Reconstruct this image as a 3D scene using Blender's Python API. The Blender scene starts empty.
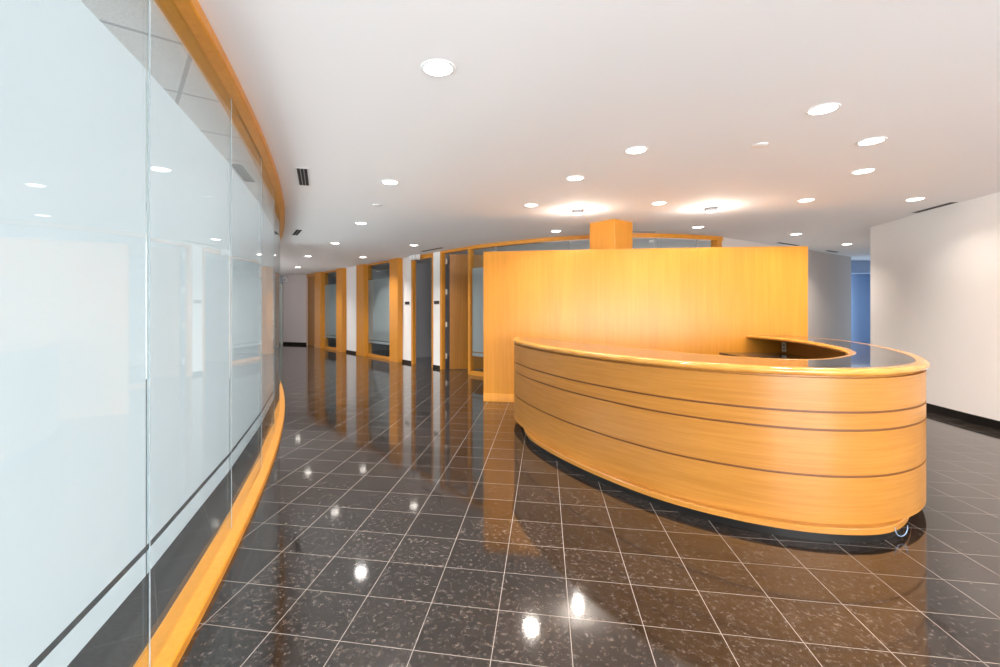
import bpy, bmesh, math
from mathutils import Vector
C = bpy.context.scene.collection
SC = bpy.context.scene

# ------------------------------------------------------------------ camera
CAM_H = 1.33
CEIL = 2.625
F_PX, CX, CY = 477.0, 462.5, 309.5
cam = bpy.data.cameras.new('camera'); co = bpy.data.objects.new('camera', cam); C.objects.link(co)
co.location = (0, 0, CAM_H); co.rotation_euler = (math.pi/2, 0, 0)
cam.sensor_width = 36; cam.lens = F_PX*36/1000
cam.shift_x = (500-CX)/1000; cam.shift_y = (CY-333.5)/1000
cam.clip_start = .05; cam.clip_end = 200
SC.camera = co

# ------------------------------------------------------------------ world and exposure
w = bpy.data.worlds.new('world'); SC.world = w; w.use_nodes = True
bg = w.node_tree.nodes['Background']
bg.inputs[0].default_value = (.80, .90, 1.0, 1); bg.inputs[1].default_value = 2.2
SC.view_settings.view_transform = 'Standard'; SC.view_settings.look = 'None'
SC.view_settings.gamma = 1; SC.view_settings.use_curve_mapping = False
SC.view_settings.exposure = 0.42

def area_light(name, loc, rot, sx, sy, power, col, shape='RECTANGLE', spread=math.pi):
    l = bpy.data.lights.new(name, 'AREA'); l.shape = shape; l.size = sx
    if shape in ('RECTANGLE', 'ELLIPSE'): l.size_y = sy
    l.energy = power; l.color = col; l.spread = spread
    o = bpy.data.objects.new(name, l); C.objects.link(o); o.location = loc; o.rotation_euler = rot
    return o

# added fill light behind the viewer, brightens the ceiling and walls
area_light('fill_rear', (2.0, -4.85, 1.35), (math.radians(108), 0, 0), 6.6, 2.2, 700, (.97, .97, 1.0))
# unseen fill light added to brighten the far corridor ceiling
area_light('fill_far_corridor', (-6.35, 14.0, 1.35), (math.radians(108), 0, math.radians(-57)), 5.0, 1.8, 16, (.95, .97, 1.0))
# daylight through the windows of the office on the left
area_light('daylight_office', (-7.8, 2.5, 1.5), (0, math.radians(-90), 0), 2.2, 11.0, 600, (.95, .975, 1.0))
# weak fill light added in the back offices to lift the transom glass
area_light('fill_back_office', (4.5, 12.0, 1.5), (math.radians(-90), 0, 0), 5.0, 1.6, 34, (1.0, .94, .94))
# daylight of the blue lit room at the far right
area_light('daylight_blue_room', (14.6, 14.0, .75), (0, math.radians(90), 0), .9, 2.6, 170, (.72, .86, 1.0))

WARM = (1.0, .90, .80)
NEUT = (1.0, .95, .92)

# ------------------------------------------------------------------ materials
def mat(name):
    m = bpy.data.materials.new(name); m.use_nodes = True
    return m, m.node_tree.nodes, m.node_tree.links, m.node_tree.nodes['Principled BSDF']
def plain(name, col, rough=.5, metal=0, spec=.5):
    m, n, l, b = mat(name)
    b.inputs['Base Color'].default_value = (*col, 1); b.inputs['Roughness'].default_value = rough
    b.inputs['Metallic'].default_value = metal; b.inputs['Specular IOR Level'].default_value = spec
    return m
def noise_paint(name, c1, c2, scale=3, rough=.8, bump=.0, bscale=200):
    m, n, l, b = mat(name)
    t = n.new('ShaderNodeTexCoord'); no = n.new('ShaderNodeTexNoise'); no.inputs['Scale'].default_value = scale
    no.inputs['Detail'].default_value = 4
    r = n.new('ShaderNodeMix'); r.data_type = 'RGBA'
    r.inputs[6].default_value = (*c1, 1); r.inputs[7].default_value = (*c2, 1)
    l.new(t.outputs['Object'], no.inputs['Vector']); l.new(no.outputs[0], r.inputs[0]); l.new(r.outputs[2], b.inputs['Base Color'])
    b.inputs['Roughness'].default_value = rough; b.inputs['Specular IOR Level'].default_value = .3
    if bump:
        n2 = n.new('ShaderNodeTexNoise'); n2.inputs['Scale'].default_value = bscale
        bp = n.new('ShaderNodeBump'); bp.inputs['Strength'].default_value = bump; bp.inputs['Distance'].default_value = .002
        l.new(t.outputs['Object'], n2.inputs['Vector']); l.new(n2.outputs[0], bp.inputs['Height']); l.new(bp.outputs[0], b.inputs['Normal'])
    return m
def wood(name, dark, light, scale, rough=.33, sheets=0.0, coat=.04):
    m, n, l, b = mat(name)
    t = n.new('ShaderNodeTexCoord'); mp = n.new('ShaderNodeMapping'); mp.inputs['Scale'].default_value = scale
    l.new(t.outputs['Object'], mp.inputs['Vector'])
    a = n.new('ShaderNodeTexNoise'); a.inputs['Scale'].default_value = 1; a.inputs['Detail'].default_value = 5; a.inputs['Roughness'].default_value = .6
    l.new(mp.outputs[0], a.inputs['Vector'])
    cr = n.new('ShaderNodeValToRGB'); cr.color_ramp.elements[0].position = .32; cr.color_ramp.elements[1].position = .68
    cr.color_ramp.elements[0].color = (*dark, 1); cr.color_ramp.elements[1].color = (*light, 1)
    l.new(a.outputs[0], cr.inputs[0])
    mp2 = n.new('ShaderNodeMapping'); mp2.inputs['Scale'].default_value = [s*.12 for s in scale]
    l.new(t.outputs['Object'], mp2.inputs['Vector'])
    a2 = n.new('ShaderNodeTexNoise'); a2.inputs['Scale'].default_value = 1; a2.inputs['Detail'].default_value = 2
    l.new(mp2.outputs[0], a2.inputs['Vector'])
    hs = n.new('ShaderNodeHueSaturation')
    mr = n.new('ShaderNodeMapRange'); mr.inputs[3].default_value = .86; mr.inputs[4].default_value = 1.12
    l.new(a2.outputs[0], mr.inputs[0]); l.new(mr.outputs[0], hs.inputs['Value']); l.new(cr.outputs[0], hs.inputs['Color'])
    l.new(hs.outputs[0], b.inputs['Base Color'])
    b.inputs['Roughness'].default_value = rough; b.inputs['Specular IOR Level'].default_value = .35
    b.inputs['Coat Weight'].default_value = coat; b.inputs['Coat Roughness'].default_value = .18
    return m

M = {}
M['wood_v'] = wood('maple_vertical_grain', (.60, .235, .020), (.67, .275, .032), (34, 34, 1.3))
M['wood_h'] = wood('maple_horizontal_grain', (.37, .148, .020), (.45, .195, .036), (2.2, 2.2, 55))
M['wood_nose'] = wood('maple_solid_edge', (.56, .23, .038), (.68, .33, .07), (6, 6, 30), rough=.16, coat=.5)
M['wood_door'] = wood('dark_maple_door', (.36, .135, .012), (.44, .18, .02), (30, 30, 1.2))
M['wall'] = noise_paint('white_wall_paint', (.90, .88, .86), (.92, .90, .88), 2.5, .75, .15, 90)
M['wall_grey'] = noise_paint('grey_wall_paint', (.66, .59, .54), (.68, .61, .56), 2, .8)
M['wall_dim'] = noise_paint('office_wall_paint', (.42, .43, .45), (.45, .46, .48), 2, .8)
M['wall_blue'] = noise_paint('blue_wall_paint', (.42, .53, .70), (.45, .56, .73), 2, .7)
M['ceiling'] = noise_paint('white_ceiling_paint', (.93, .92, .92), (.94, .93, .93), 1.5, .85)
M['groove'] = plain('brown_groove_shade', (.15, .048, .008), .5)  # shade of the counter grooves put into a brown colour
M['base'] = plain('black_granite_base', (.010, .009, .008), .35, spec=.25)
M['black'] = plain('black_slot', (.006, .006, .006), .6)
M['dark_metal'] = plain('dark_metal', (.05, .05, .05), .4, .6)
M['white_metal'] = plain('white_enamel', (.85, .85, .84), .35)
M['grey_metal'] = plain('grey_fixture', (.42, .40, .40), .4)
M['chrome'] = plain('satin_chrome', (.75, .72, .68), .25, 1)
M['hinge'] = plain('pale_steel_hinge', (.80, .74, .64), .4, .3)
M['plastic'] = plain('ivory_plastic', (.80, .77, .68), .35)
M['cable'] = plain('pale_blue_cable', (.25, .36, .52), .45)
M['carpet'] = noise_paint('dark_carpet', (.045, .044, .046), (.09, .085, .085), 60, .95)
M['pale_frame'] = plain('pale_door_frame', (.62, .66, .58), .4)
M['paint_pink'] = noise_paint('taupe_wall_paint', (.66, .58, .55), (.68, .60, .57), 2, .8)

def emis(name, col, s):
    m, n, l, b = mat(name)
    b.inputs['Base Color'].default_value = (.8, .8, .8, 1)
    b.inputs['Emission Color'].default_value = (*col, 1); b.inputs['Emission Strength'].default_value = s
    return m
M['lens'] = emis('lit_lamp_lens', (1, .93, .84), 9)
M['lens_cool'] = emis('lit_lamp_lens_cool', (1, .97, .94), 9)

# polished granite tile floor: 0.305 m tiles laid at an angle
def granite_floor():
    m, n, l, b = mat('polished_granite_tiles')
    yaw = -.1708; s = .305; ox, oy = .108, 1.81
    t = n.new('ShaderNodeTexCoord'); sp = n.new('ShaderNodeSeparateXYZ'); l.new(t.outputs['Object'], sp.inputs[0])
    def mth(op, a, c=None):
        q = n.new('ShaderNodeMath'); q.operation = op
        for k, v in enumerate((a, c)):
            if v is None: continue
            if isinstance(v, (int, float)): q.inputs[k].default_value = v
            else: l.new(v, q.inputs[k])
        return q.outputs[0]
    x = mth('SUBTRACT', sp.outputs[0], ox); y = mth('SUBTRACT', sp.outputs[1], oy)
    cu, su = math.cos(yaw)/s, math.sin(yaw)/s
    u = mth('ADD', mth('MULTIPLY', x, cu), mth('MULTIPLY', y, su))
    v = mth('ADD', mth('MULTIPLY', x, -su), mth('MULTIPLY', y, cu))
    def line(c):   # distance to the nearest joint, in tile units
        fr = mth('FRACT', mth('ADD', c, 100.5)); return mth('ABSOLUTE', mth('SUBTRACT', fr, .5))
    d = mth('MINIMUM', line(u), line(v))
    grout = mth('LESS_THAN', d, .0054)
    cell = n.new('ShaderNodeCombineXYZ')
    l.new(mth('FLOOR', mth('ADD', u, 100)), cell.inputs[0]); l.new(mth('FLOOR', mth('ADD', v, 100)), cell.inputs[1])
    wn = n.new('ShaderNodeTexWhiteNoise'); wn.noise_dimensions = '3D'; l.new(cell.outputs[0], wn.inputs['Vector'])
    # speckle, shifted from tile to tile
    va = n.new('ShaderNodeVectorMath'); va.operation = 'ADD'
    sc = n.new('ShaderNodeVectorMath'); sc.operation = 'SCALE'; sc.inputs['Scale'].default_value = 20
    l.new(wn.outputs['Color'], sc.inputs[0]); l.new(t.outputs['Object'], va.inputs[0]); l.new(sc.outputs[0], va.inputs[1])
    n1 = n.new('ShaderNodeTexNoise'); n1.inputs['Scale'].default_value = 42; n1.inputs['Detail'].default_value = 9; n1.inputs['Roughness'].default_value = .78
    l.new(va.outputs[0], n1.inputs['Vector'])
    n2 = n.new('ShaderNodeTexVoronoi'); n2.inputs['Scale'].default_value = 55; l.new(va.outputs[0], n2.inputs['Vector'])
    cr = n.new('ShaderNodeValToRGB'); e = cr.color_ramp.elements
    e[0].position = .34; e[0].color = (.004, .0035, .003, 1); e[1].position = .70; e[1].color = (.17, .135, .115, 1)
    q = e.new(.54); q.color = (.028, .022, .019, 1)
    l.new(n1.outputs[0], cr.inputs[0])
    hs = n.new('ShaderNodeHueSaturation'); l.new(cr.outputs[0], hs.inputs['Color'])
    mr = n.new('ShaderNodeMapRange'); mr.inputs[3].default_value = .75; mr.inputs[4].default_value = 1.3
    l.new(wn.outputs['Value'], mr.inputs[0]); l.new(mr.outputs[0], hs.inputs['Value'])
    fl = n.new('ShaderNodeMapRange'); fl.inputs[1].default_value = .0; fl.inputs[2].default_value = .22; fl.inputs[3].default_value = .22; fl.inputs[4].default_value = 0
    l.new(n2.outputs['Distance'], fl.inputs[0])
    mxf = n.new('ShaderNodeMix'); mxf.data_type = 'RGBA'; mxf.inputs[7].default_value = (.10, .08, .07, 1)
    l.new(fl.outputs[0], mxf.inputs[0]); l.new(hs.outputs[0], mxf.inputs[6])
    mx = n.new('ShaderNodeMix'); mx.data_type = 'RGBA'; mx.inputs[7].default_value = (.26, .22, .19, 1)
    l.new(grout, mx.inputs[0]); l.new(mxf.outputs[2], mx.inputs[6]); l.new(mx.outputs[2], b.inputs['Base Color'])
    rr = n.new('ShaderNodeMapRange'); rr.inputs[3].default_value = .065; rr.inputs[4].default_value = .5
    l.new(grout, rr.inputs[0]); l.new(rr.outputs[0], b.inputs['Roughness'])
    b.inputs['IOR'].default_value = 1.78
    bp = n.new('ShaderNodeBump'); bp.inputs['Strength'].default_value = .05; bp.inputs['Distance'].default_value = .001
    l.new(n1.outputs[0], bp.inputs['Height']); l.new(bp.outputs[0], b.inputs['Normal'])
    return m
M['floor'] = granite_floor()

def counter_granite():
    m, n, l, b = mat('dark_granite_top')
    t = n.new('ShaderNodeTexCoord'); n1 = n.new('ShaderNodeTexNoise'); n1.inputs['Scale'].default_value = 60; n1.inputs['Detail'].default_value = 5
    l.new(t.outputs['Object'], n1.inputs['Vector'])
    cr = n.new('ShaderNodeValToRGB'); cr.color_ramp.elements[0].position = .4; cr.color_ramp.elements[0].color = (.015, .013, .013, 1)
    cr.color_ramp.elements[1].position = .7; cr.color_ramp.elements[1].color = (.13, .11, .10, 1)
    l.new(n1.outputs[0], cr.inputs[0]); l.new(cr.outputs[0], b.inputs['Base Color'])
    b.inputs['Roughness'].default_value = .05; b.inputs['IOR'].default_value = 1.8
    return m
M['granite'] = counter_granite()

def glass_mat(name, tint=(.93, .97, .97), ior=1.45):
    m = bpy.data.materials.new(name); m.use_nodes = True; n = m.node_tree.nodes; l = m.node_tree.links
    n.remove(n['Principled BSDF']); out = n['Material Output']
    tr = n.new('ShaderNodeBsdfTransparent'); tr.inputs[0].default_value = (*tint, 1)
    gl = n.new('ShaderNodeBsdfGlossy'); gl.inputs['Roughness'].default_value = .01
    fr = n.new('ShaderNodeFresnel')
    ge = n.new('ShaderNodeNewGeometry'); mr = n.new('ShaderNodeMapRange')      # same reflectance on both faces of the pane
    mr.inputs[3].default_value = ior; mr.inputs[4].default_value = 1/ior
    l.new(ge.outputs['Backfacing'], mr.inputs[0]); l.new(mr.outputs[0], fr.inputs[0])
    mx = n.new('ShaderNodeMixShader'); l.new(fr.outputs[0], mx.inputs[0]); l.new(tr.outputs[0], mx.inputs[1]); l.new(gl.outputs[0], mx.inputs[2])
    l.new(mx.outputs[0], out.inputs[0]); return m
M['glass'] = glass_mat('clear_glass', ior=1.30)
def film_mat(name, diff, trans, f=.5, clear=0):
    m = bpy.data.materials.new(name); m.use_nodes = True; n = m.node_tree.nodes; l = m.node_tree.links
    n.remove(n['Principled BSDF']); out = n['Material Output']
    d = n.new('ShaderNodeBsdfDiffuse'); d.inputs[0].default_value = (*diff, 1)
    t = n.new('ShaderNodeBsdfTranslucent'); t.inputs[0].default_value = (*trans, 1)
    mx = n.new('ShaderNodeMixShader'); mx.inputs[0].default_value = f
    l.new(d.outputs[0], mx.inputs[1]); l.new(t.outputs[0], mx.inputs[2]); last = mx.outputs[0]
    if clear:
        tp = n.new('ShaderNodeBsdfTransparent'); m2 = n.new('ShaderNodeMixShader'); m2.inputs[0].default_value = clear
        l.new(last, m2.inputs[1]); l.new(tp.outputs[0], m2.inputs[2]); last = m2.outputs[0]
    l.new(last, out.inputs[0]); return m
M['film'] = film_mat('frosted_film', (.62, .64, .65), (.54, .57, .60))
M['joint'] = film_mat('pale_glass_joint', (.62, .66, .68), (.62, .68, .74), .5, .6)

def tile_ceiling():
    m, n, l, b = mat('acoustic_tile_ceiling')
    t = n.new('ShaderNodeTexCoord'); mp = n.new('ShaderNodeMapping'); mp.inputs['Rotation'].default_value = (0, 0, math.radians(-36)); mp.inputs['Location'].default_value = (-.308, -2.684, 0)
    l.new(t.outputs['Object'], mp.inputs['Vector'])
    br = n.new('ShaderNodeTexBrick'); br.offset = 0; br.inputs['Scale'].default_value = 1
    br.inputs['Brick Width'].default_value = 1.22; br.inputs['Row Height'].default_value = .61; br.inputs['Mortar Size'].default_value = .012
    br.inputs['Color1'].default_value = (.72, .71, .70, 1); br.inputs['Color2'].default_value = (.74, .73, .72, 1); br.inputs['Mortar'].default_value = (.42, .42, .43, 1)
    l.new(mp.outputs[0], br.inputs['Vector'])
    no = n.new('ShaderNodeTexNoise'); no.inputs['Scale'].default_value = 140
    l.new(t.outputs['Object'], no.inputs['Vector'])
    mr = n.new('ShaderNodeMapRange'); mr.inputs[1].default_value = .3; mr.inputs[2].default_value = .7; mr.inputs[3].default_value = .85; mr.inputs[4].default_value = 1.08
    hs = n.new('ShaderNodeHueSaturation'); l.new(no.outputs[0], mr.inputs[0]); l.new(mr.outputs[0], hs.inputs['Value']); l.new(br.outputs['Color'], hs.inputs['Color'])
    l.new(hs.outputs[0], b.inputs['Base Color']); b.inputs['Roughness'].default_value = .9
    return m
M['tile_ceiling'] = tile_ceiling()

# ------------------------------------------------------------------ mesh helpers
def link(name, bm, m, parent=None, smooth=False, bevel=0):
    me = bpy.data.meshes.new(name)
    bmesh.ops.recalc_face_normals(bm, faces=bm.faces)
    bm.to_mesh(me); bm.free()
    o = bpy.data.objects.new(name, me); C.objects.link(o)
    if m is not None: me.materials.append(m)
    if smooth:
        for p in me.polygons: p.use_smooth = True
        me.set_sharp_from_angle(angle=math.radians(35))
    if bevel:
        b = o.modifiers.new('bevel', 'BEVEL'); b.width = bevel; b.segments = 2; b.limit_method = 'ANGLE'
    if parent is not None: o.parent = parent
    return o
def rebase(o, loc):
    """move the origin of a mesh object to loc, keeping its shape in place"""
    loc = Vector(loc); o.data.transform(__import__('mathutils').Matrix.Translation(-loc)); o.location = loc
    return o
def empty(name, loc=(0, 0, 0), rz=0):
    o = bpy.data.objects.new(name, None); C.objects.link(o); o.location = loc; o.rotation_euler = (0, 0, rz)
    o.empty_display_size = .1
    return o
def thing(o, label, cat, group=None):
    o['label'] = label; o['category'] = cat
    if group: o['group'] = group
    return o
def struct(o):
    o['kind'] = 'structure'; return o
def add_box(bm, x0, x1, y0, y1, z0, z1):
    v = [bm.verts.new((x, y, z)) for z in (z0, z1) for x, y in ((x0, y0), (x1, y0), (x1, y1), (x0, y1))]
    for f in ((0, 1, 2, 3), (4, 5, 6, 7), (0, 1, 5, 4), (1, 2, 6, 5), (2, 3, 7, 6), (3, 0, 4, 7)):
        bm.faces.new([v[i] for i in f])
def box(name, x0, x1, y0, y1, z0, z1, m, parent=None, bevel=0):
    bm = bmesh.new(); add_box(bm, x0, x1, y0, y1, z0, z1)
    return link(name, bm, m, parent, bevel=bevel)
def add_prism(bm, pts, z0, z1):
    a = [bm.verts.new((x, y, z0)) for x, y in pts]; b = [bm.verts.new((x, y, z1)) for x, y in pts]; n = len(pts)
    bm.faces.new(a); bm.faces.new(b)
    for i in range(n): bm.faces.new((a[i], a[(i+1) % n], b[(i+1) % n], b[i]))
def prism(name, pts, z0, z1, m, parent=None, bevel=0, smooth=False):
    bm = bmesh.new(); add_prism(bm, pts, z0, z1)
    return link(name, bm, m, parent, bevel=bevel, smooth=smooth)
def add_wall(bm, pts, t, z0, z1):
    """vertical wall along a polyline, thickness t to the LEFT of travel (negative = right)"""
    off = offset(pts, t)
    for i in range(len(pts)-1):
        pass
    n = len(pts)
    g = [[bm.verts.new((p[0], p[1], z)) for p in pts] for z in (z0, z1)]
    h = [[bm.verts.new((p[0], p[1], z)) for p in off] for z in (z0, z1)]
    for i in range(n-1):
        bm.faces.new((g[0][i], g[0][i+1], g[1][i+1], g[1][i])); bm.faces.new((h[0][i], h[0][i+1], h[1][i+1], h[1][i]))
        bm.faces.new((g[0][i], g[0][i+1], h[0][i+1], h[0][i])); bm.faces.new((g[1][i], g[1][i+1], h[1][i+1], h[1][i]))
    for i in (0, n-1): bm.faces.new((g[0][i], g[1][i], h[1][i], h[0][i]))
def wall(name, pts, t, z0, z1, m, parent=None, smooth=False, bevel=0):
    bm = bmesh.new(); add_wall(bm, pts, t, z0, z1); return link(name, bm, m, parent, smooth=smooth, bevel=bevel)
def offset(pts, d):
    out = []; n = len(pts)
    for i, p in enumerate(pts):
        a = pts[max(i-1, 0)]; b = pts[min(i+1, n-1)]
        def nrm(u, v):
            dx, dy = v[0]-u[0], v[1]-u[1]; L = math.hypot(dx, dy); return (-dy/L, dx/L)
        if i == 0: m = nrm(p, b); k = 1
        elif i == n-1: m = nrm(a, p); k = 1
        else:
            n1, n2 = nrm(a, p), nrm(p, b); s = (n1[0]+n2[0], n1[1]+n2[1]); L = math.hypot(*s); m = (s[0]/L, s[1]/L)
            k = 1/max(.3, m[0]*n1[0]+m[1]*n1[1])
        out.append((p[0]+m[0]*d*k, p[1]+m[1]*d*k))
    return out
def spline(pts, per=8):
    out = []; n = len(pts)
    for i in range(n-1):
        p0 = pts[max(i-1, 0)]; p1 = pts[i]; p2 = pts[i+1]; p3 = pts[min(i+2, n-1)]
        for k in range(per):
            t = k/per
            out.append(tuple(.5*((2*p1[j])+(-p0[j]+p2[j])*t+(2*p0[j]-5*p1[j]+4*p2[j]-p3[j])*t*t+(-p0[j]+3*p1[j]-3*p2[j]+p3[j])*t**3) for j in (0, 1)))
    out.append(tuple(pts[-1])); return out
def smooth_pts(pts, it=2):
    for _ in range(it):
        q = [pts[0]]
        for i in range(1, len(pts)-1): q.append(tuple((pts[i-1][j]+2*pts[i][j]+pts[i+1][j])/4 for j in (0, 1)))
        pts = q+[pts[-1]]
    return pts
def sweep(name, pts, prof, m, parent=None, smooth=True):
    """open plan path, closed profile of (offset to the left, z)"""
    bm = bmesh.new(); rows = []
    for d, z in prof: rows.append([bm.verts.new((x, y, z)) for x, y in offset(pts, d)])
    k = len(prof)
    for i in range(k):
        a, b = rows[i], rows[(i+1) % k]
        for j in range(len(pts)-1): bm.faces.new((a[j], a[j+1], b[j+1], b[j]))
    bm.faces.new([r[0] for r in rows]); bm.faces.new([r[-1] for r in rows])
    return link(name, bm, m, parent, smooth=smooth)
def tube(name, pts, r, m, parent=None, seg=10):
    bm = bmesh.new(); rings = []; n = len(pts); P = [Vector(p) for p in pts]
    up = Vector((.13, .27, .95)).normalized()
    for i in range(n):
        t = (P[min(i+1, n-1)]-P[max(i-1, 0)]).normalized(); a = t.cross(up).normalized(); b = t.cross(a)
        rings.append([bm.verts.new(P[i]+a*r*math.cos(2*math.pi*k/seg)+b*r*math.sin(2*math.pi*k/seg)) for k in range(seg)])
    for i in range(n-1):
        for k in range(seg): bm.faces.new((rings[i][k], rings[i][(k+1) % seg], rings[i+1][(k+1) % seg], rings[i+1][k]))
    bm.faces.new(rings[0]); bm.faces.new(rings[-1])
    return link(name, bm, m, parent, smooth=True)
def lathe(name, prof, m, parent=None, seg=32, closed=False):
    bm = bmesh.new(); rows = []
    for r, z in prof: rows.append([bm.verts.new((r*math.cos(2*math.pi*k/seg), r*math.sin(2*math.pi*k/seg), z)) for k in range(seg)] if r > 1e-6 else [bm.verts.new((0, 0, z))])
    P = len(rows)
    for i in range(P if closed else P-1):
        a, b = rows[i], rows[(i+1) % P]
        for k in range(seg):
            if len(a) == 1 and len(b) == 1: continue
            if len(a) == 1: bm.faces.new((a[0], b[k], b[(k+1) % seg]))
            elif len(b) == 1: bm.faces.new((a[k], a[(k+1) % seg], b[0]))
            else: bm.faces.new((a[k], a[(k+1) % seg], b[(k+1) % seg], b[k]))
    return link(name, bm, m, parent, smooth=True)

# ------------------------------------------------------------------ left curved glass wall
def Wc(y): return -.76-.139*y-.0179*y*y            # room-side face of the sill and head
def Gc(y): return Wc(y)-.065                        # the glass itself
ys = [-5+.35*i for i in range(41)]                  # -5 .. 9
ys = [y for y in ys if y <= 9.0]+[9.15]
Wp = [(Wc(y), y) for y in ys]

# floor, ceiling ---------------------------------------------------------------
CURT = spline([(-.49, 10.66), (.17, 9.78), (.50, 9.42), (1.39, 8.72), (2.2, 8.34), (2.92, 8.17), (3.6, 8.22), (4.40, 8.44), (4.63, 8.54)], 5)
big = Wp+[(-9.6, 18.6), (-9.6, 23), (20, 23), (20, -5.2), (Wc(-5), -5.2)]
struct(prism('floor', big, -.1, 0, M['floor']))
struct(prism('ceiling', big, CEIL, CEIL+.1, M['ceiling']))
off_poly = [(Wc(y)-.001, y) for y in ys]+[(-8.0, 9.15), (-8.0, -5.0)]
struct(prism('floor', off_poly, -.1, -.002, M['carpet']))
struct(prism('ceiling', off_poly, CEIL-.001, CEIL+.1, M['tile_ceiling']))

# sill and head rail of curved maple
sill_prof = [(0, 0), (0, .038), (.007, .045), (.128, .045), (.135, .038), (.135, 0)]
struct(sweep('trim_1', Wp, sill_prof, M['wood_v']))
head_prof = [(0, CEIL), (0, CEIL-.050), (.006, CEIL-.056), (.142, CEIL-.056), (.148, CEIL-.05), (.148, CEIL)]
struct(sweep('trim_2', Wp, head_prof, M['wood_v']))

seams = [-5.0, -3.8, -2.7, -1.6, -.5, .6, 1.70, 2.80, 3.87, 4.95, 6.0, 7.05, 8.1, 9.15]
gz0, gz1 = .045, CEIL-.056
wn_ = 0
def quad_slab(name, a, b, t, z0, z1, m, parent=None):
    dx, dy = b[0]-a[0], b[1]-a[1]; L = math.hypot(dx, dy); nx, ny = -dy/L*t, dx/L*t
    return prism(name, [a, b, (b[0]+nx, b[1]+ny), (a[0]+nx, a[1]+ny)], z0, z1, m, parent)
def lerp(a, b, t): return tuple(a[j]+(b[j]-a[j])*t for j in (0, 1))
def sheet(bm, a, b, z0, z1, d):
    """one single-sided film face d metres to the left of a->b"""
    dx, dy = b[0]-a[0], b[1]-a[1]; L = math.hypot(dx, dy); nx, ny = -dy/L*d, dx/L*d
    v = [bm.verts.new((a[0]+nx, a[1]+ny, z0)), bm.verts.new((b[0]+nx, b[1]+ny, z0)), bm.verts.new((b[0]+nx, b[1]+ny, z1)), bm.verts.new((a[0]+nx, a[1]+ny, z1))]
    bm.faces.new(v)
for i in range(len(seams)-1):
    wn_ += 1
    a = (Gc(seams[i]), seams[i]); b = (Gc(seams[i+1]), seams[i+1]); L = math.dist(a, b)
    g0, g1 = lerp(a, b, .004/L), lerp(a, b, 1-.004/L)
    r = struct(empty('window_%d' % wn_, (a[0], a[1], 0)))
    r.empty_display_size = .2
    pane = quad_slab('pane', g0, g1, .012, gz0, gz1, M['glass'], r)
    bm = bmesh.new(); sheet(bm, g0, g1, .49, 2.185, .0125)
    fm = link('frosted_film', bm, M['film'], r)
    bm = bmesh.new(); sheet(bm, g0, g1, .385, .468, .0125)
    fs = link('frosted_film_strip', bm, M['film'], r)
    j = quad_slab('glass_joint', lerp(a, b, 1-.003/L), lerp(a, b, 1+.003/L), .003, gz0, gz1, M['joint'], r)
    for o in (pane, fm, fs, j): o.location = (-a[0], -a[1], 0)
# office behind the glass
struct(wall('wall_office', [(-8.0, 9.15), (Gc(9.15)-.03, 9.15)], .12, 0, CEIL, M['wall']))
struct(wall('wall_office', [(-8.0, -5.0), (-8.0, 9.15)], .12, 0, CEIL, M['wall']))

# ------------------------------------------------------------------ room shell
# corridor wall line on the right
def L1(y): return (-.49-.74*(y-10.66), y)
def ray(x):                                        # y on the corridor line from the measured bearing
    r = (x-462.5)/477.; return 7.398/(r+.74)
def rayf(x):                                       # same, for the front face of a pilaster 0.14 m proud of the wall
    r = (x-462.5)/477.; return (7.2854+.0833*r)/(r+.74)
du = Vector((-.74, 1)).normalized()                # direction away from the viewer
dn = Vector((-du.y, du.x))                         # toward the corridor (left of travel away)
def cor(y, d=0, n=0):
    """point on corridor wall at depth y, shifted n metres into the corridor"""
    p = L1(y); return (p[0]+dn.x*n+du.x*d, p[1]+dn.y*n+du.y*d)
def cwall(name, x_far, x_near, z0, z1, m, n0=-.12, n1=0, parent=None):
    a, b = (x_far if x_far < 100 else ray(x_far)), (x_near if x_near < 100 else ray(x_near))
    return prism(name, [cor(a, 0, n0), cor(b, 0, n0), cor(b, 0, n1), cor(a, 0, n1)], z0, z1, m, parent)
# plaster sections
for nm, xf, xn in (('wall_corridor_1', 346.4, rayf(356.2)), ('wall_corridor_2', 402.6, 411.8), ('wall_corridor_3', 433.2, 440.6)):
    struct(cwall(nm, xf, xn, 0, CEIL, M['wall']))
for k, (xf, xn) in enumerate(((346.4, rayf(356.2)), (402.6, 411.8), (433.2, 440.6))):
    struct(cwall('baseboard_corridor_%d' % (k+1), xf, xn, 0, .07, M['base'], n0=.0, n1=.012))
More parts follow.
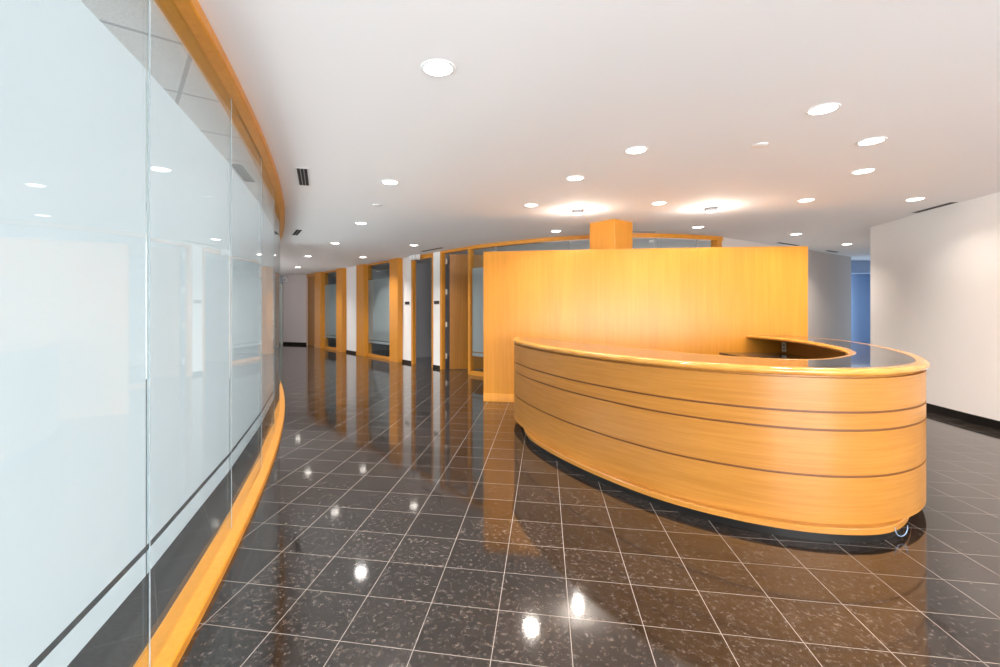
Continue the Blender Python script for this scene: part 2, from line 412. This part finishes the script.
# pilasters
PIL = [(314.6, 324.3, 'tall maple pilaster at the far end of the corridor, beside the dark door'),
       (336.2, 346.4, 'tall maple pilaster right of the farthest frosted window in the corridor'),
       (356.2, 367.7, 'tall maple pilaster left of the larger frosted corridor window'),
       (389.4, 402.6, 'tall maple pilaster between the larger frosted corridor window and a black room sign')]
for xf, xn, lab in PIL:
    a, b = rayf(xf), ray(xn); L = math.dist(L1(a), L1(b))
    r = empty('pilaster', (*L1(a), 0), math.atan2(-du.y, -du.x))
    # local x runs toward the viewer along the wall, local +y is away from the corridor -> corridor side is -y
    o = box('shaft', 0, L, -.14, .12, 0, CEIL, M['wood_v'], r, bevel=.004)
    o2 = box('base_block', -.004, L+.004, -.146, -.14, 0, .12, M['wood_v'], r, bevel=.002)
    thing(r, lab, 'pilaster', None)
def glazed(nm, xf, xn, low=.07, top=.05):
    a, b = ray(xf), rayf(xn); L = math.dist(L1(a), L1(b))
    r = struct(empty(nm, (*L1(a), 0), math.atan2(-du.y, -du.x)))
    bm = bmesh.new()
    add_box(bm, 0, L, -.03, .07, 0, low); add_box(bm, 0, L, -.03, .07, CEIL-top, CEIL)
    add_box(bm, 0, .012, -.02, .06, low, CEIL-top); add_box(bm, L-.012, L, -.02, .06, low, CEIL-top)
    link('window_frame', bm, M['wood_v'], r, bevel=.003)
    box('pane', .012, L-.012, .01, .018, low, CEIL-top, M['glass'], r)
    bm = bmesh.new()
    def sh(z0, z1):
        v = [bm.verts.new(p) for p in ((.012, .019, z0), (L-.012, .019, z0), (L-.012, .019, z1), (.012, .019, z1))]; bm.faces.new(v)
    sh(.47, 2.17); sh(.38, .45); link('frosted_film', bm, M['film'], r)
    return r
glazed('window_20', 324.3, 336.2)
glazed('window_21', 367.7, 389.4)

# far dark door (closed, at the end of the corridor line)
def hinge(r, x, y, z):
    bm = bmesh.new(); add_box(bm, x-.022, x+.022, y-.008, y+.008, z-.055, z+.055)
    return link('hinge', bm, M['hinge'], r)
def frame_for(r, L, w=.09, d0=-.02, d1=.14, top=.09):
    bm = bmesh.new()
    add_box(bm, 0, w, d0, d1, 0, CEIL); add_box(bm, L-w, L, d0, d1, 0, CEIL); add_box(bm, w, L-w, d0, d1, CEIL-top, CEIL)
    return link('door_frame', bm, M['wood_v'], r, bevel=.003)
a, b = ray(306.6), rayf(314.6); L = math.dist(L1(a), L1(b))
r = struct(empty('door_1', (*L1(a), 0), math.atan2(-du.y, -du.x)))
frame_for(r, L, .05)
box('door_leaf', .05, L-.05, .02, .09, .01, CEIL-.09, M['wood_door'], r)
for z in (.3, 1.0, 1.7, 2.3): hinge(r, L-.10, .014, z)
# door opening 2 (open, dark room behind)
a, b = ray(411.8), ray(433.2); L = math.dist(L1(a), L1(b))
r = struct(empty('door_2', (*L1(a), 0), math.atan2(-du.y, -du.x)))
bm = bmesh.new()
add_box(bm, 0, .08, -.02, .07, 0, CEIL); add_box(bm, L-.04, L, -.02, .07, 0, CEIL); add_box(bm, .08, L-.04, -.02, .07, CEIL-.10, CEIL)
link('door_frame', bm, M['wood_v'], r, bevel=.003)
# door opening 3, leaf folded open into the room
a, b = ray(440.6), ray(471.0); L = math.dist(L1(a), L1(b))
r = struct(empty('door_3', (*L1(a), 0), math.atan2(-du.y, -du.x)))
bm = bmesh.new()
add_box(bm, 0, .08, -.02, .07, 0, CEIL); add_box(bm, L-.08, L, -.02, .07, 0, CEIL); add_box(bm, .08, L-.08, -.02, .07, CEIL-.055, CEIL)
link('door_frame', bm, M['wood_v'], r, bevel=.003)
dl = box('door_leaf', 0, .92, -.022, .022, .01, CEIL-.075, M['wood_door'], r)
dl.location = (.21, .10, 0); dl.rotation_euler = (0, 0, math.radians(62))
for z in (.3, 1.0, 1.72, 2.4): hinge(r, .155, .05, z)

# curved curtain wall of clear glass behind the maple screen
m0 = [(.17, 9.78), (.50, 9.42)]
CW = CURT[5:]
r = struct(empty('window_22', (.172, 9.78, 0)))
def lp(o, r):
    o.location = Vector(o.location)-Vector(r.location); return o
a, b = ray(471.0), None
st = L1(ray(471.0))
CWp = [st]+[p for p in CW if p[0] > st[0]+.1]
lp(sweep('window_head', CWp, [(-.04, CEIL), (-.04, CEIL-.07), (.08, CEIL-.07), (.08, CEIL)], M['wood_v'], r), r)
lp(sweep('window_sill', CWp, [(-.04, 0), (-.04, .075), (.08, .075), (.08, 0)], M['wood_v'], r), r)
lp(sweep('pane', CWp, [(.02, .075), (.02, CEIL-.07), (.03, CEIL-.07), (.03, .075)], M['glass'], r, smooth=False), r)
bm = bmesh.new()
Q = offset(CWp, .032)
for i in range(len(Q)-1):
    for z0, z1 in ((.47, 2.17), (.38, .45)):
        v = [bm.verts.new((Q[i][0], Q[i][1], z0)), bm.verts.new((Q[i+1][0], Q[i+1][1], z0)), bm.verts.new((Q[i+1][0], Q[i+1][1], z1)), bm.verts.new((Q[i][0], Q[i][1], z1))]; bm.faces.new(v)
lp(link('frosted_film', bm, M['film'], r), r)
for k in (5, 12, 22, 27, 33):
    if k < len(CWp)-1:
        p, q = CWp[k], CWp[k+1]; L = math.dist(p, q)
        lp(quad_slab('glass_joint', lerp(p, q, -.006/L), lerp(p, q, .006/L), .034, .075, CEIL-.07, M['joint'], r), r)
# end post of the curtain wall
lp(prism('end_post', [(4.50, 8.42), (4.62, 8.49), (4.56, 8.60), (4.44, 8.53)], 0, CEIL, M['wood_v'], r, bevel=.003), r)
# white wall right of the curtain wall, and its return
wr = spline([(4.58, 8.50), (5.87, 9.345), (7.52, 10.38), (9.565, 11.74)], 6)
struct(wall('wall_back_right', wr, .15, 0, CEIL, M['wall_grey'], smooth=True))
struct(wall('baseboard_back_right', wr, -.012, 0, .095, M['base']))
struct(wall('wall_far_return', [(9.56, 11.86), (10.4, 15.0), (10.4, 17.5)], .12, 0, CEIL, M['wall_blue']))
# right wall with its black base
rw = spline([(5.55, -5.0), (5.60, -1.0), (5.68, 2.0), (5.80, 4.2), (5.93, 5.3), (6.12, 6.3), (6.44, 7.53)], 5)
rwall = struct(wall('wall_right', rw, -.16, 0, CEIL, M['wall'], smooth=True))
struct(wall('baseboard_right', rw, .012, 0, .10, M['base']))
struct(wall('wall_passage', [(6.60, 7.54), (13.2, 12.6)], -.15, 0, CEIL, M['wall']))
# blue lit room beyond
struct(wall('wall_blue_back', [(10.3, 17.5), (15.2, 17.5)], .12, 0, CEIL, M['wall_blue']))
struct(wall('wall_blue_side', [(15.2, 17.5), (15.2, 12.0), (13.2, 12.55)], .12, 0, CEIL, M['wall_blue']))
struct(prism('trim_3', [(9.7, 12.6), (13.25, 12.75), (13.25, 13.0), (9.7, 12.85)], 2.30, CEIL, M['wall_blue']))
# far end of the corridor
struct(wall('wall_far', [(-6.86, 18.25), (-5.80, 17.85)], .12, 0, CEIL, M['paint_pink']))
struct(wall('baseboard_far', [(-6.86, 18.25), (-5.84, 17.86)], -.012, 0, .09, M['base']))
struct(wall('wall_far_left', [(-9.7, 18.6), (-7.6, 18.4)], .12, 0, CEIL, M['wall_dim']))
r = struct(empty('door_4', (-7.25, 18.35, 0), math.radians(-12)))
bm = bmesh.new(); add_box(bm, -.36, -.28, -.04, .06, 0, 2.3); add_box(bm, .30, .38, -.04, .06, 0, 2.3); add_box(bm, -.28, .30, -.04, .06, 2.22, 2.3)
link('door_frame', bm, M['pale_frame'], r)
box('pane', -.28, .30, .0, .01, 0, 2.22, M['glass'], r)
box('header', -.36, .38, -.04, .06, 2.3, CEIL, M['wall_dim'], r)
box('backing_wall', -.9, .9, 1.2, 1.3, 0, CEIL, M['wall_dim'], r)
struct(wall('wall_left_far', [(Gc(9.15)-.05, 9.15), (-9.7, 18.6)], .12, 0, CEIL, M['wall']))
# dim offices behind the corridor wall and the curtain wall
bk = [(L1(18.2)[0]+.4, 18.2), (L1(18.2)[0]+3.6, 20.4), (2.2, 13.4), (4.0, 12.6), (7.5, 12.2), (7.4, 10.55)]
struct(wall('wall_office_back', bk, .12, 0, CEIL, M['wall_dim']))
for k, yy in enumerate((14.9, 12.7)):
    p = cor(yy, 0, -.13); q = (p[0]+2.9, p[1]+1.9)
    struct(wall('wall_office_divider_%d' % (k+1), [p, q], .1, 0, CEIL, M['wall_dim']))
# wall behind the viewer, with a wide invented opening that lets in fill light
struct(wall('wall_rear_left', [(Wc(-5)-.2, -5.0), (-1.2, -5.0)], -.12, 0, CEIL, M['wall']))
struct(wall('wall_rear_right', [(5.3, -5.0), (5.75, -5.0)], -.12, 0, CEIL, M['wall']))

# ------------------------------------------------------------------ maple screen behind the counter
PN = smooth_pts(spline([(.305, 6.93), (1.05, 6.79), (1.80, 6.665), (2.7, 6.52), (3.715, 6.40), (4.58, 6.325)], 6), 3)
PT = 2.161
r = empty('wood_screen', (*PN[0], 0))
lp(sweep('panel', PN, [(0, .115), (0, PT-.012), (.002, PT), (.098, PT), (.10, PT-.012), (.10, 0), (.0, 0)], M['wood_v'], r), r)
lp(sweep('base_rail', PN, [(-.012, 0), (-.012, .105), (-.006, .115), (-.0005, .115), (-.0005, 0)], M['wood_v'], r), r)
lp(sweep('top_edge', PN, [(-.004, PT), (-.004, PT+.008), (.104, PT+.008), (.104, PT)], M['wood_nose'], r), r)
thing(r, 'free-standing curved maple screen wall behind the reception counter', 'screen')

# square maple column rising behind the screen
u1 = Vector((-.608, .794)); u2 = Vector((.794, .608)); c0 = Vector((2.177, 6.818)); S = .44
cp = [c0, c0+u2*S, c0+u1*S+u2*S, c0+u1*S]
r = empty('wood_column', (c0.x, c0.y, 0))
lp(prism('shaft', [tuple(p) for p in cp], 0, CEIL, M['wood_v'], r, bevel=.004), r)
cen = sum(cp, Vector((0, 0)))/4
lp(prism('base_block', [tuple(cen+(p-cen)*1.03) for p in cp], 0, .12, M['wood_nose'], r), r)
thing(r, 'square maple-clad column rising to the ceiling behind the screen', 'column')

# ------------------------------------------------------------------ reception counter
OUT = [(0.661, 5.93), (0.62, 5.702), (0.592, 5.424), (0.617, 5.165), (0.677, 4.814), (0.759, 4.504), (0.857, 4.194), (0.966, 3.926), (1.085, 3.678), (1.224, 3.43), (1.364, 3.228), (1.508, 3.079), (1.653, 2.96), (1.787, 2.872), (1.927, 2.807), (2.066, 2.765), (2.226, 2.746), (2.376, 2.756), (2.521, 2.792), (2.686, 2.862), (2.862, 2.97), (3.048, 3.13), (3.306, 3.44), (3.523, 3.76), (3.75, 4.143), (3.957, 4.566), (4.117, 4.959), (4.236, 5.351), (4.318, 5.785), (4.345, 6.08), (4.345, 6.335)]
OUTL = smooth_pts(spline(OUT, 5), 5)
# path travels left end -> front -> right: inside lies to the LEFT of travel
ctr = empty('reception_counter', (2.2, 4.6, 0))
def gpr(z): return [(0, z-.007), (.014, z-.007), (.014, z+.007), (0, z+.007)]
prof = [(0, .085)]
for z in (.365, .632, .736): prof += gpr(z)
prof += [(0, .932), (.13, .932), (.13, .085)]
lp(sweep('curved_front', OUTL, prof, M['wood_h'], ctr), ctr)
for z in (.365, .632, .736): lp(sweep('groove_shade', OUTL, [(.006, z-.0067), (.006, z+.0067), (.0138, z+.0067), (.0138, z-.0067)], M['groove'], ctr), ctr)  # brown strips standing in for the shade inside the grooves
# the plinth follows its own curve: proud of the front in the middle, tucked under at both ends
PL = []; n_ = len(OUTL)
oa = [offset(OUTL, -.058), offset(OUTL, .07)]
for i in range(n_):
    x, y = OUTL[i]
    if y < 3.6 and x > 1.9: t = min(1, max(0, (x-2.30)/.75))
    elif x > 1.9: t = 1
    else: t = min(1, max(0, (y-4.55)/.9))
    t = t*t*(3-2*t); PL.append(lerp(oa[0][i], oa[1][i], t))
PL = smooth_pts(PL, 6)
lp(sweep('plinth', PL, [(0, .056), (0, .086), (.006, .0915), (.10, .0915), (.10, .056)], M['wood_h'], ctr), ctr)
lp(sweep('toe_kick', PL, [(.03, 0), (.03, .056), (.08, .056), (.08, 0)], M['base'], ctr), ctr)
lp(sweep('shadow_gap', OUTL, [(.03, .932), (.03, .947), (.12, .947), (.12, .932)], M['wood_h'], ctr), ctr)
ZT = .989
def nose(s, zt=ZT, zb=.946, r=.0215, wdt=.05):     # half-round edge, s = +1 outer / -1 inner
    p = []
    for k in range(9):
        t = -math.pi/2+math.pi*k/8; p.append((s*(-.018-r*math.cos(t)+r), (zt+zb)/2+r*math.sin(t)))
    p += [(s*wdt, zt), (s*wdt, zb)]
    return p
lp(sweep('outer_nosing', OUTL, nose(1), M['wood_nose'], ctr), ctr)
INN = [(0.961, 5.93), (1.054, 5.537), (1.178, 5.145), (1.333, 4.711), (1.498, 4.318), (1.653, 3.988), (1.818, 3.719), (1.994, 3.492), (2.169, 3.342), (2.355, 3.295), (2.541, 3.347), (2.789, 3.523), (3.037, 3.75), (3.264, 4.081), (3.45, 4.442), (3.616, 4.855), (3.74, 5.269), (3.822, 5.682), (3.83, 6.05), (3.8, 6.38)]
INNL = smooth_pts(spline(INN, 5), 5)
IE = [(x, y) for x, y in INNL]
# inner nosing: its path travels the same way; the top lies to its RIGHT
def nose_in(zt=ZT, zb=.946, r=.0215, wdt=.05):
    p = []
    for k in range(9):
        t = -math.pi/2+math.pi*k/8; p.append((r*math.cos(t)-r, (zt+zb)/2+r*math.sin(t)))
    return p+[(-wdt, zt), (-wdt, zb)]
lp(sweep('inner_nosing', IE, nose_in(), M['wood_nose'], ctr), ctr)
# left end nosing
o_in = offset(OUTL, .049); i_in = offset(IE, -.049)
# granite top between the two nosings: ring strip
bm = bmesh.new()
def resamp(pts, n):
    d = [0]
    for a_, b_ in zip(pts, pts[1:]): d.append(d[-1]+math.dist(a_, b_))
    out = []; k = 0
    for i in range(n):
        t = d[-1]*i/(n-1)
        while k < len(pts)-2 and d[k+1] < t: k += 1
        s = (t-d[k])/max(1e-9, d[k+1]-d[k]); out.append(lerp(pts[k], pts[k+1], min(1, s)))
    return out
A_, B_ = resamp(o_in, 140), resamp(i_in, 140)
vt = [[bm.verts.new((p[0], p[1], z)) for p in P_] for z in (ZT-.001, .949) for P_ in (A_, B_)]
for i in range(139):
    bm.faces.new((vt[0][i], vt[0][i+1], vt[1][i+1], vt[1][i])); bm.faces.new((vt[2][i], vt[2][i+1], vt[3][i+1], vt[3][i]))
    bm.faces.new((vt[0][i], vt[0][i+1], vt[2][i+1], vt[2][i])); bm.faces.new((vt[1][i], vt[1][i+1], vt[3][i+1], vt[3][i]))
for i in (0, 139): bm.faces.new((vt[0][i], vt[1][i], vt[3][i], vt[2][i]))
lp(link('granite_top', bm, M['granite'], ctr), ctr)
e0, e1 = offset(OUTL, -.018)[0], offset(IE, 0)[0]
en = [e0, (e0[0]+.02, e0[1]+.045), ((e0[0]+e1[0])/2, e0[1]+.065), (e1[0]-.02, e1[1]+.045), e1]
en = spline(en, 5)
lp(prism('end_nosing', en, .946, ZT, M['wood_nose'], ctr, bevel=.012), ctr)
# end cap of the wall, under the left end
lp(prism('end_support', [OUTL[0], offset(OUTL, .13)[0], (.93, 5.89), (.93, 5.95)], .085, .932, M['wood_h'], ctr), ctr)
lp(prism('end_support_base', [(OUTL[0][0]+.06, OUTL[0][1]-.02), (.91, 5.89), (.91, 5.93), (OUTL[0][0]+.06, OUTL[0][1]+.0)], 0, .085, M['base'], ctr), ctr)
# low work surface inside, along the right hand run
inw = offset(OUTL, .131)
seg = [p for p in inw if p[0] > 2.2 and p[1] > 2.7]
inner_edge = [(3.44, 6.39), (3.42, 5.85), (3.28, 5.25), (3.05, 4.72), (2.75, 4.2), (2.45, 3.85), (2.2, 3.75)]
poly = seg[:-1]+[(4.21, 6.335)]+[(3.75, 6.38)]+spline(inner_edge, 4)
lp(prism('work_surface', poly, .725, .755, M['granite'], ctr), ctr)
lp(wall('work_surface_support', [(3.50, 6.30), (3.48, 5.90)], -.03, 0, .725, M['wood_v'], ctr), ctr)
# socket on the inner face
k = min(range(len(inw)), key=lambda i: abs(inw[i][1]-6.24) if inw[i][0] > 3 else 99)
p = inw[k]
s = empty('socket', (p[0]-.001, p[1], .84)); s.parent = ctr; s.location = Vector(s.location)-ctr.location
box('cover_plate', -.008, 0, -.04, .04, -.06, .06, M['plastic'], s, bevel=.002)
bm = bmesh.new(); add_box(bm, -.012, -.008, -.018, .018, .008, .040); add_box(bm, -.012, -.008, -.018, .018, -.040, -.008)
link('receptacle', bm, M['grey_metal'], s)
thing(ctr, 'curved maple reception counter with grooved front and dark granite top', 'counter')

# loop of cable hanging under the right end of the counter
cab = []
for k in range(15):
    t = math.pi*k/14; cab.append((2.53-.042*math.cos(t), 2.742+.014*k/14, .076-.056*math.sin(t)+.006*k/14))
o = tube('cable', cab, .0022, M['cable'])
rebase(o, (2.53, 2.75, 0)); thing(o, 'thin pale blue cable loop hanging under the right end of the counter', 'cable')

# ------------------------------------------------------------------ wall plates and signs
def sign(x, lab):
    y = ray(x); p = cor(y, 0, .001); r = empty('room_sign', (*p, 1.49), math.atan2(-du.y, -du.x))
    box('plate', -.10, .10, -.014, 0, -.035, .035, M['black'], r, bevel=.002)
    box('name_insert', -.085, .085, -.016, -.014, -.018, .018, M['dark_metal'], r)
    thing(r, lab, 'sign')
sign(407.4, 'small black room sign on the white wall left of the open dark doorway')
sign(436.8, 'small black room sign on the white wall right of the open dark doorway')
# emergency light above the dark doorway
p = cor(ray(420), 0, .12)
r = empty('emergency_light', (p[0], p[1], CEIL-.02), math.atan2(-du.y, -du.x))
box('housing', -.13, .13, -.05, .05, -.10, .02, M['white_metal'], r, bevel=.01)
for s in (-1, 1):
    h = lathe('lamp_head', [(0, .04), (.04, .035), (.052, 0), (.052, -.03), (0, -.03)], M['white_metal'], r, 16)
    h.location = (s*.09, -.085, -.045); h.rotation_euler = (math.radians(90), 0, math.radians(20*s))
thing(r, 'white emergency light with two lamp heads near the ceiling above the dark doorway', 'emergency light')
r = empty('wall_sensor', (-6.70, 18.15, 2.46), math.radians(-20))
box('housing', -.09, .09, -.10, 0, -.07, .07, M['white_metal'], r, bevel=.01)
box('face', -.06, .06, -.106, -.10, -.04, .04, M['grey_metal'], r)
thing(r, 'small white box mounted high on the far corridor wall', 'sensor')

# ------------------------------------------------------------------ ceiling fittings
def vent(p, q, wd, lab, bars=0):
    p, q = Vector(p), Vector(q); L = (q-p).length; a = math.atan2(q.y-p.y, q.x-p.x); c = (p+q)/2
    r = empty('ceiling_vent', (c.x, c.y, CEIL), a)
    bm = bmesh.new(); h = wd/2; f = .018
    add_box(bm, -L/2-f, L/2+f, -h-f, -h, -.002, 0); add_box(bm, -L/2-f, L/2+f, h, h+f, -.002, 0)
    add_box(bm, -L/2-f, -L/2, -h, h, -.002, 0); add_box(bm, L/2, L/2+f, -h, h, -.002, 0)
    link('frame', bm, M['white_metal'], r)
    box('slot', -L/2, L/2, -h, h, -.004, 0, M['black'], r)
    for k in range(bars):
        y = -h+wd*(k+1)/(bars+1); box('slat', -L/2, L/2, y-.003, y+.003, -.0055, -.004, M['grey_metal'], r)
    thing(r, lab, 'vent', 'slot vents in the ceiling')
vent((-1.475, 4.38), (-1.645, 4.96), .092, 'black slot vent in the ceiling nearest the curved glass wall', 2)
vent((-2.64, 7.72), (-2.92, 8.30), .085, 'small black slot vent farther along the ceiling near the glass wall end', 1)
vent((6.04, 6.37), (5.93, 5.75), .075, 'long dark slot vent in the ceiling along the right white wall')
vent((6.10, 9.22), (6.80, 9.66), .07, 'dark slot vent in the ceiling above the right end of the maple screen')
vent((8.00, 10.48), (8.45, 10.75), .07, 'short dark slot vent in the ceiling above the grey back wall')
vent((-.90, 10.62), (-.42, 9.98), .08, 'dark slot vent in the ceiling above the open doors of the corridor')
vent((2.80, 7.93), (3.22, 7.96), .06, 'thin dark slot vent in the ceiling right of the maple column')

def downlight():
    r = empty('downlight', (0, 0, CEIL))
    lathe('trim_ring', [(.076, -.002), (.077, -.006), (.090, -.005), (.095, 0), (.076, 0)], M['white_metal'], r, 36, closed=True)
    lathe('lens', [(0, -.014), (.03, -.0135), (.052, -.0115), (.069, -.007), (.0755, -.001), (.0755, 0), (0, 0)], M['lens'], r, 36)
    return r
proto = None
LAMP_SPREAD = math.radians(125)
LAMP = bpy.data.lights.new('downlight_lamp', 'AREA'); LAMP.shape = 'DISK'; LAMP.size = .15; LAMP.spread = LAMP_SPREAD; LAMP.energy = 13; LAMP.color = WARM
LAMPW = LAMP.copy(); LAMPW.energy = 5      # the wall-side fitting is dimmer
LAMPC = bpy.data.lights.new('downlight_lamp_cool', 'AREA'); LAMPC.shape = 'DISK'; LAMPC.size = .15; LAMPC.spread = LAMP_SPREAD; LAMPC.energy = 19; LAMPC.color = NEUT
LIGHTS = [
 (-.131, 2.558, 'round lit downlight in the ceiling nearest the viewer, alone above the walkway', 0),
 (-.736, 4.845, 'round lit downlight right of the black slot vent, second along the walkway', 0),
 (-1.52, 7.141, 'round lit downlight third along the walkway beside the glass wall', 0),
 (-2.483, 9.289, 'round lit downlight fourth along the walkway beside the glass wall', 0),
 (-3.74, 11.546, 'round lit downlight fifth along the walkway, second from the far end', 0),
 (-5.012, 14.534, 'round lit downlight at the far end of the corridor, last of the walkway row', 0),
 (-2.454, 11.766, 'round lit downlight in front of the larger frosted corridor window', 0),
 (-.974, 9.577, 'round lit downlight beside the emergency light above the open doorway', 0),
 (.849, 5.911, 'round lit downlight above the left edge of the maple screen', 1),
 (1.542, 7.869, 'round lit downlight just left of the column, between screen and curved glazing', 1),
 (1.108, 4.697, 'round lit downlight above the left end of the counter, farther of two', 1),
 (1.409, 3.873, 'round lit downlight above the counter front, nearer of the two left ones', 1),
 (2.389, 5.80, 'round lit downlight in the ceiling right in front of the column', 1),
 (3.697, 7.487, 'round lit downlight behind the screen right of the column', 1),
 (4.062, 5.641, 'round lit downlight above the screen right end, over the counter', 1),
 (2.328, 3.081, 'large round lit downlight nearest the viewer on the right, above the counter', 1),
 (3.140, 3.666, 'round lit downlight second nearest on the right, in the diagonal row of three', 1),
 (3.745, 4.460, 'round lit downlight third in the diagonal row above the counter right end', 1),
 (5.303, 5.59, 'round lit downlight beside the long slot vent at the right wall', 1),
 (5.72, 8.182, 'round lit downlight beyond the screen, above its right corner', 1),
 (7.602, 9.431, 'round lit downlight in front of the passage to the blue room', 1),
]
EXTRA = [(.35, .2, 'round lit downlight of the walkway row, directly above the viewer'), (.9, -2.2, 'round lit downlight of the walkway row, behind the viewer'),
 (2.6, .6, 'round lit downlight right of the viewer, before the counter'), (3.9, 1.8, 'round lit downlight near the right wall, just outside the view'),
 (3.4, -2.0, 'round lit downlight behind the viewer near the rear opening'), (4.5, -.4, 'added unseen downlight at the right wall behind the viewer')]  # last fitting is added out of view to light the right wall
def copy_tree(o, parent=None):
    c = o.copy(); C.objects.link(c); c.parent = parent
    for ch in list(o.children):
        if ch.type != 'LIGHT': copy_tree(ch, c)
    return c
proto = downlight(); first = True
for x, y, lab, wm in LIGHTS+[(x, y, lb, 1) for x, y, lb in EXTRA]:
    o = proto if first else copy_tree(proto); first = False
    o.location = (x, y, CEIL); thing(o, lab, 'ceiling light', 'round recessed downlights')
    lo = bpy.data.objects.new('downlight_lamp', (LAMPW if x > 5 and y < 7 else LAMP) if wm else LAMPC); C.objects.link(lo); lo.location = (x, y, CEIL-.02)

# semi-recessed wall washers in front of the screen
def washer(x, y, lab):
    r = empty('wall_washer', (x, y, CEIL))
    lathe('trim_ring', [(.082, 0), (.083, -.012), (.105, -.009), (.112, 0)], M['white_metal'], r, 32, closed=True)
    g = lathe('gimbal_shade', [(.0, .0), (.062, -.004), (.075, -.03), (.068, -.052), (.060, -.052), (.064, -.03), (.05, -.012), (0, -.010)], M['grey_metal'], r, 28)
    lathe('lens', [(0, -.046), (.05, -.044), (.058, -.048), (.0, -.050)], M['lens'], r, 24)
    thing(r, lab, 'ceiling light', 'wall washers in front of the screen')
    p = bpy.data.lights.new('washer_lamp', 'POINT'); p.energy = 12; p.color = WARM; p.shadow_soft_size = .04
    po = bpy.data.objects.new('washer_lamp', p); C.objects.link(po); po.location = (x, y, CEIL-.13)
washer(1.50, 6.20, 'projecting grey wall-washer light glaring on the ceiling left of the column')
washer(3.15, 6.05, 'projecting grey wall-washer light glaring on the ceiling right of the column')

# flush sprinkler covers
def cover(x, y, lab):
    r = empty('sprinkler_cover', (x, y, CEIL))
    lathe('cover_plate', [(0, -.010), (.045, -.009), (.055, -.004), (.055, -.002), (0, -.002)], M['white_metal'], r, 28)
    lathe('escutcheon', [(.04, 0), (.062, 0), (.064, -.003), (.04, -.003)], M['white_metal'], r, 28, closed=True)
    thing(r, lab, 'sprinkler', 'flush sprinkler covers in the ceiling')
cover(2.342, 3.755, 'flush round sprinkler cover in the ceiling above the counter on the right')
cover(-1.06, 5.911, 'flush round sprinkler cover between the second and third walkway downlights')
cover(-1.49, 9.289, 'flush round sprinkler cover near the corridor doorways')
cover(6.6, 8.9, 'small flush sprinkler cover in the ceiling before the grey back wall')
